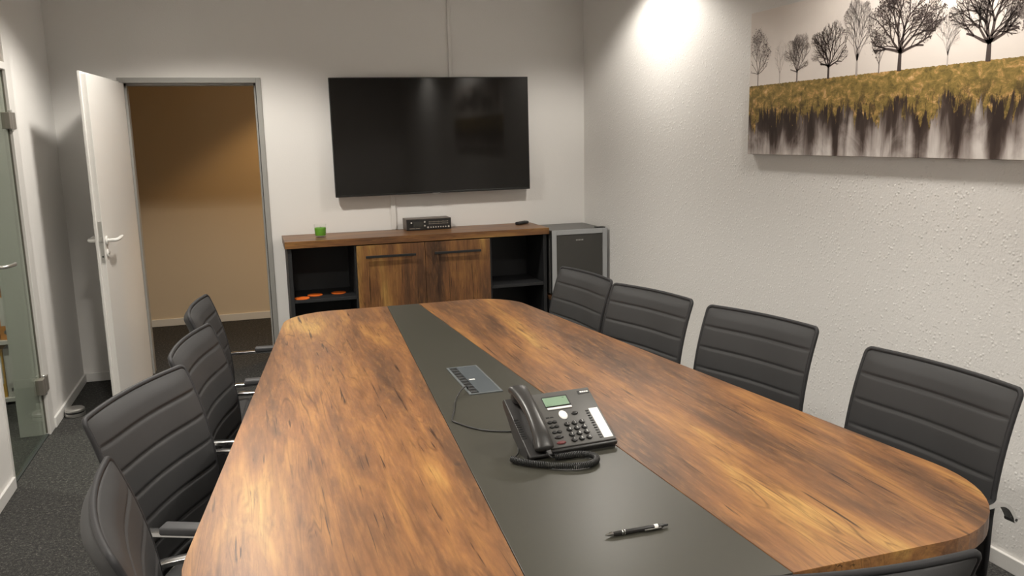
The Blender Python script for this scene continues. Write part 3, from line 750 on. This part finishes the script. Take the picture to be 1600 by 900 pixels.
# ------------------------------------------------------------------ pen
t = tag(thing('ballpoint_pen', None, None, (.7485, 1.5175, TZ), -.005), 'black ballpoint pen with silver clip lying on the dark strip', 'pen')
PM = Matrix.Translation((-.0755, 0, .0056)) @ Matrix.Rotation(math.pi/2, 4, 'Y')
obj('barrel', lathe(new_bm(), [(.0050, .018), (.0055, .03), (.0055, .125), (.0048, .137), (.0042, .1375)], 20, PM), plain('pen_black', (.02, .019, .018), .3), t, .8)
obj('tip', lathe(new_bm(), [(.0009, 0), (.0016, .004), (.0046, .0135), (.0050, .018)], 18, PM), MAT['chrome'], t, .8)
for z in (.038, .043): obj('ring', lathe(new_bm(), [(.0057, z), (.0058, z+.0006), (.0058, z+.002), (.0057, z+.0025)], 20, PM), MAT['chrome'], t, .8)
obj('band', lathe(new_bm(), [(.0056, .115), (.0058, .1155), (.0058, .1235), (.0056, .124)], 20, PM), MAT['whiteplastic'], t, .8)
obj('push_button', lathe(new_bm(), [(.003, .1375), (.003, .147), (.0022, .149), (.001, .1495)], 14, PM), MAT['black'], t, .8)
bm = new_bm(); box(bm, .014, .0525, -.0098, -.0072, .004, .0072, bev=.0008); box(bm, .046, .0535, -.0098, -.003, .004, .0072, bev=.0006)
obj('clip', bm, MAT['chrome'], t)

# ------------------------------------------------------------------ door stop weight
t = tag(thing('door_stop', None, None, (-1.09, 5.37, 0)), 'round brushed steel door stop on the carpet by the open door', 'door stop')
obj('base_ring', lathe(new_bm(), [(.053, .001), (.055, .003), (.055, .020), (.053, .021)], 36), MAT['steel'], t, .7)
obj('rubber_ring', lathe(new_bm(), [(.050, .021), (.052, .022), (.052, .030), (.050, .031)], 36), MAT['black'], t, .7)
obj('cap', lathe(new_bm(), [(.055, .031), (.056, .034), (.054, .044), (.046, .050), (.01, .052)], 36), MAT['steel'], t, .6)

# ------------------------------------------------------------------ canvas with trees
CY0, CY1, CZ0, CZ1, CXF = 1.86, 3.84, 1.4826, 2.1904, XR-.03
def canvas_mat():
    t = NT('canvas_print'); tc = t.add('ShaderNodeTexCoord'); sp = t.add('ShaderNodeSeparateXYZ'); t.link(tc.outputs['Object'], sp.inputs[0])
    y, z = sp.outputs[1], sp.outputs[2]           # object origin: canvas' lower right corner at wall
    def vec(sy, sz, off=0.):
        cb = t.add('ShaderNodeCombineXYZ'); t.link(t.math('MULTIPLY', y, sy), cb.inputs[0]); t.link(t.math('MULTIPLY', z, sz), cb.inputs[1]); cb.inputs[2].default_value = off
        return cb.outputs[0]
    GL = 1.83-CZ0
    sky = t.mix(t.noise(vec(2, 3), 1.5, 2), S(232, 223, 216), S(220, 212, 206))
    # dark / pale vertical washes
    a = t.noise(vec(6.5, .9, 3.), 1., 2, .5, .5); b = t.noise(vec(28, 2.2, 9.), 1., 4, .6, .5); c2 = t.noise(vec(9, 5, 21.), 1., 4, .6, .8)
    zz = t.math('DIVIDE', z, GL)
    f = t.math('ADD', t.math('ADD', t.math('MULTIPLY', a, .62), t.math('MULTIPLY', b, .16)), t.math('MULTIPLY', c2, .22))
    f = t.math('ADD', f, t.math('MULTIPLY', t.math('SUBTRACT', .36, zz), .24))
    wash = t.ramp(f, [(.44, S(54, 43, 39)), (.495, S(74, 62, 57)), (.535, S(132, 121, 116)), (.59, S(186, 177, 173)), (.66, S(226, 220, 216))])
    # ochre grass with drips
    n0 = t.noise(vec(7, 0, 15.), 1., 2, .5); n1 = t.noise(vec(30, 5, 5.), 1., 4, .65, .8); n2 = t.noise(vec(85, 9, 7.), 1., 3, .6)
    dr = t.math('ADD', t.math('MULTIPLY', t.math('SUBTRACT', n0, .3, clamp=True), .26), t.math('ADD', t.math('MULTIPLY', t.math('POWER', n1, 2.4), .42), t.math('MULTIPLY', n2, .05)))
    edge = t.math('SUBTRACT', GL-.005, dr)
    og = t.noise(vec(20, 30, 2.), 1., 6, .75, .5)
    ochre = t.ramp(og, [(.33, S(88, 76, 46)), (.44, S(126, 108, 60)), (.53, S(150, 127, 72)), (.60, S(188, 148, 92)), (.68, S(222, 188, 138))])
    soft = t.math('MULTIPLY', t.math('SUBTRACT', z, edge), 60., clamp=True)
    dk = t.noise(vec(38, 14, 11.), 1., 5, .75, .6)
    low = t.math('MULTIPLY', t.math('SUBTRACT', GL-.045, z), 12., clamp=True)
    spots = t.math('MULTIPLY', t.math('MULTIPLY', t.math('SUBTRACT', dk, .50), 14., clamp=True), low)
    ochre = t.mix(t.math('MULTIPLY', spots, .85), ochre, S(66, 53, 40))
    ground = t.mix(soft, wash, ochre)
    isky = t.math('GREATER_THAN', z, t.math('ADD', GL-.002, t.math('MULTIPLY', t.math('SUBTRACT', t.noise(vec(60, 0, 1.), 1., 3), .5), .012)))
    t.link(t.mix(isky, ground, sky), t.p.inputs['Base Color'])
    t.p.inputs['Roughness'].default_value = .55; t.p.inputs['Specular IOR Level'].default_value = .3
    return t.m
cv = tag(thing('canvas_picture', None, None, (XR, CY0, CZ0)), 'wide canvas print of bare trees above ochre grass on the right wall', 'picture')
L_ = CY1-CY0; H_ = CZ1-CZ0
cb_ = obj('canvas', bx(-.03, -.002, 0, L_, 0, H_, bev=.0015), canvas_mat(), cv)
obj('stretcher_bar', bx(-.012, 0, .02, L_-.02, .02, .05), plain('pine_bar', S(190, 160, 120), .7), cv)
def tree(y, h, wd, col, style, rng, tw=.012, trunk=.22):
    """flat printed tree: quads 0.5 mm in front of the canvas"""
    bm = new_bm(); xf = -.0307
    inside = lambda q: .003 < q[0] < L_-.003 and q[1] < H_-.003
    def quad(a, b, wa, wb):
        if not (inside(a) and inside(b)): return
        d = Vector((b[0]-a[0], b[1]-a[1])); 
        if d.length < 1e-5: return
        n = Vector((-d.y, d.x)).normalized()
        v = [bm.verts.new((xf, a[0]+n.x*s*wa/2, a[1]+n.y*s*wa/2)) for s in (1, -1)] + [bm.verts.new((xf, b[0]+n.x*s*wb/2, b[1]+n.y*s*wb/2)) for s in (-1, 1)]
        bm.faces.new(v)
    y0, z0 = y-CY0, 1.828-CZ0
    cy_, cz_ = y0, z0+h*(trunk+(1-trunk)/2); ry, rz = wd/2, h*(1-trunk)/2*1.03
    ends = []; sd = rng.uniform(0, 6)
    def grow(a, ang, ln, wdt, lvl):
        bend = rng.uniform(-.22, .22); p0 = a; n = 3
        for i in range(n):
            q = (p0[0]+math.sin(ang)*ln/n, p0[1]+math.cos(ang)*ln/n)
            e = ((q[0]-cy_)/ry)**2+((q[1]-cz_)/rz)**2
            ph_ = math.atan2(q[1]-cz_, q[0]-cy_)
            if e > 1.02+.22*math.sin(3*ph_+sd)+.16*math.sin(8*ph_+2*sd) and lvl > 1: return
            w0 = wdt*(1-.3*i/n); w1 = wdt*(1-.3*(i+1)/n)
            quad(p0, q, w0, w1); p0 = q; ang += bend/n+rng.uniform(-.1, .1)
            if lvl > 0 and lvl < 6 and i < n-1 and rng.random() < .6:
                grow(p0, ang+rng.choice((-1, 1))*rng.uniform(.4, .8), ln*.62, w1*.5, lvl+1)
        ends.append(p0)
        if lvl >= 6 or wdt < .0006: return
        for s in (-1, 1):
            grow(p0, ang+s*rng.uniform(.18, .52), ln*rng.uniform(.68, .86), wdt*.66, lvl+1)
    zt = z0+h*trunk
    quad((y0, z0-.004), (y0, zt), tw*1.15, tw*.9)
    k = {'round': 6, 'leafy': 6, 'tall': 5, 'thin': 3}[style]
    spread = {'round': 1.25, 'leafy': 1.25, 'tall': .42, 'thin': .45}[style]
    for i in range(k):
        an = (i/(k-1)*2-1)*spread
        grow((y0, zt-.01+.012*rng.random()), an, h*(.25 if style in ('round', 'leafy') else .30), tw*(.62 if abs(an) > .3 else .8), 1)
    if style == 'leafy':
        for e in ends:
            for _ in range(2):
                q = (e[0]+rng.gauss(0, .008), e[1]+rng.gauss(0, .008)); r = rng.uniform(.0012, .0034)
                if rng.random() < .42 and inside((q[0]-.006, q[1]+.006)) and q[0]+.007 < L_:
                    vs_ = [bm.verts.new((xf-.0001, q[0]+r*rng.uniform(.6, 1.2)*math.cos(2*math.pi*j/6), q[1]+r*rng.uniform(.6, 1.2)*math.sin(2*math.pi*j/6))) for j in range(6)]
                    bm.faces.new(vs_)
    return obj('printed_tree', bm, col, cb_)
ink_d = plain('tree_ink_dark', S(72, 62, 60), .55); ink_m = plain('tree_ink_mid', S(124, 114, 110), .55); ink_l = plain('tree_ink_light', S(176, 167, 163), .55); ink_x = plain('tree_ink_pale', S(192, 184, 180), .55)
rg = random.Random(5)
for a in [(3.765, .265, .18, ink_m, 'leafy', .006), (3.583, .21, .09, ink_l, 'thin', .004), (3.447, .215, .19, ink_m, 'round', .010), (3.222, .235, .27, ink_d, 'round', .013),
          (3.039, .315, .20, ink_l, 'tall', .012), (2.906, .17, .07, ink_m, 'thin', .006), (2.792, .335, .40, ink_d, 'leafy', .019), (2.55, .20, .12, ink_x, 'tall', .006),
          (2.369, .30, .33, ink_d, 'round', .019), (2.16, .24, .2, ink_m, 'leafy', .01), (1.98, .20, .12, ink_l, 'round', .008)]:
    tree(a[0], a[1], a[2], a[3], a[4], rg, a[5])
tag(obj('nail', cyl(new_bm(), (XR, 3.59, 2.235), (-1, 0, .1), .003, .015, 10), MAT['black']), 'small dark nail in the wall above the canvas', 'nail')

# ------------------------------------------------------------------ binder shelf in the office behind the glass
t = tag(thing('bookcase', None, None, (-1.86, 5.93, 0)), 'white bookcase with binders behind the glass door', 'bookcase')
BX0, BX1 = -.50, .50
for x in (BX0, BX1-.02): obj('side_panel', bx(x, x+.02, -.17, .19, 0, 1.95, bev=.001), MAT['white'], t)
obj('back_panel', bx(BX0+.02, BX1-.02, .182, .19, .02, 1.95), MAT['white'], t)
SH = [.03, .40, .77, 1.14, 1.51, 1.93]
for z in SH: obj('shelf_board', bx(BX0+.02, BX1-.02, -.17, .182, z-.012, z+.012, bev=.001), MAT['white'], t)
bcol = {'yellow': S(222, 170, 40), 'white': S(205, 203, 198), 'grey': S(120, 120, 122), 'orange': S(214, 140, 46), 'black': S(40, 40, 42)}
bm_ = {k: plain('binder_'+k, v, .5) for k, v in bcol.items()}
paper = plain('binder_label', (.78, .77, .74), .6)
ORD = ['first', 'second', 'third', 'fourth', 'fifth']; SN = ['bottom', 'second lowest', 'middle', 'second highest']
body_me = mesh_of(bx(-.034, .034, -.14, .145, 0, .315, bev=.003), 'cover'); lab_me = mesh_of(bx(-.024, .024, -.1412, -.14, .09, .27), 'spine_label'); lab_me.materials.append(paper)
hole_me = mesh_of(cyl(new_bm(), (0, -.1402, .05), (0, -1, 0), .013, .002, 16), 'finger_hole'); hole_me.materials.append(MAT['steel'])
cov = {k: body_me.copy() for k in bcol}
for k in cov: cov[k].materials.append(bm_[k])
for si in range(4):
    for k in range(5):
        c_ = [['white', 'white', 'yellow', 'yellow', 'grey'], ['yellow', 'orange', 'yellow', 'white', 'orange'], ['white', 'yellow', 'orange', 'yellow', 'grey'], ['grey', 'yellow', 'white', 'orange', 'yellow']][si][k]
        x = -1.86+BX1-.062-k*.078-(.006 if k % 2 else 0)
        b = thing('ring_binder', '%s ring binder, %s from the right on the %s shelf behind the glass' % (c_, ORD[k], SN[si]), 'binder', (x, 5.93, SH[si]+.012), 0, 'ring binders in the bookcase')
        obj('cover', cov[c_], None, b); obj('spine_label', lab_me, None, b); obj('finger_hole', hole_me, None, b)
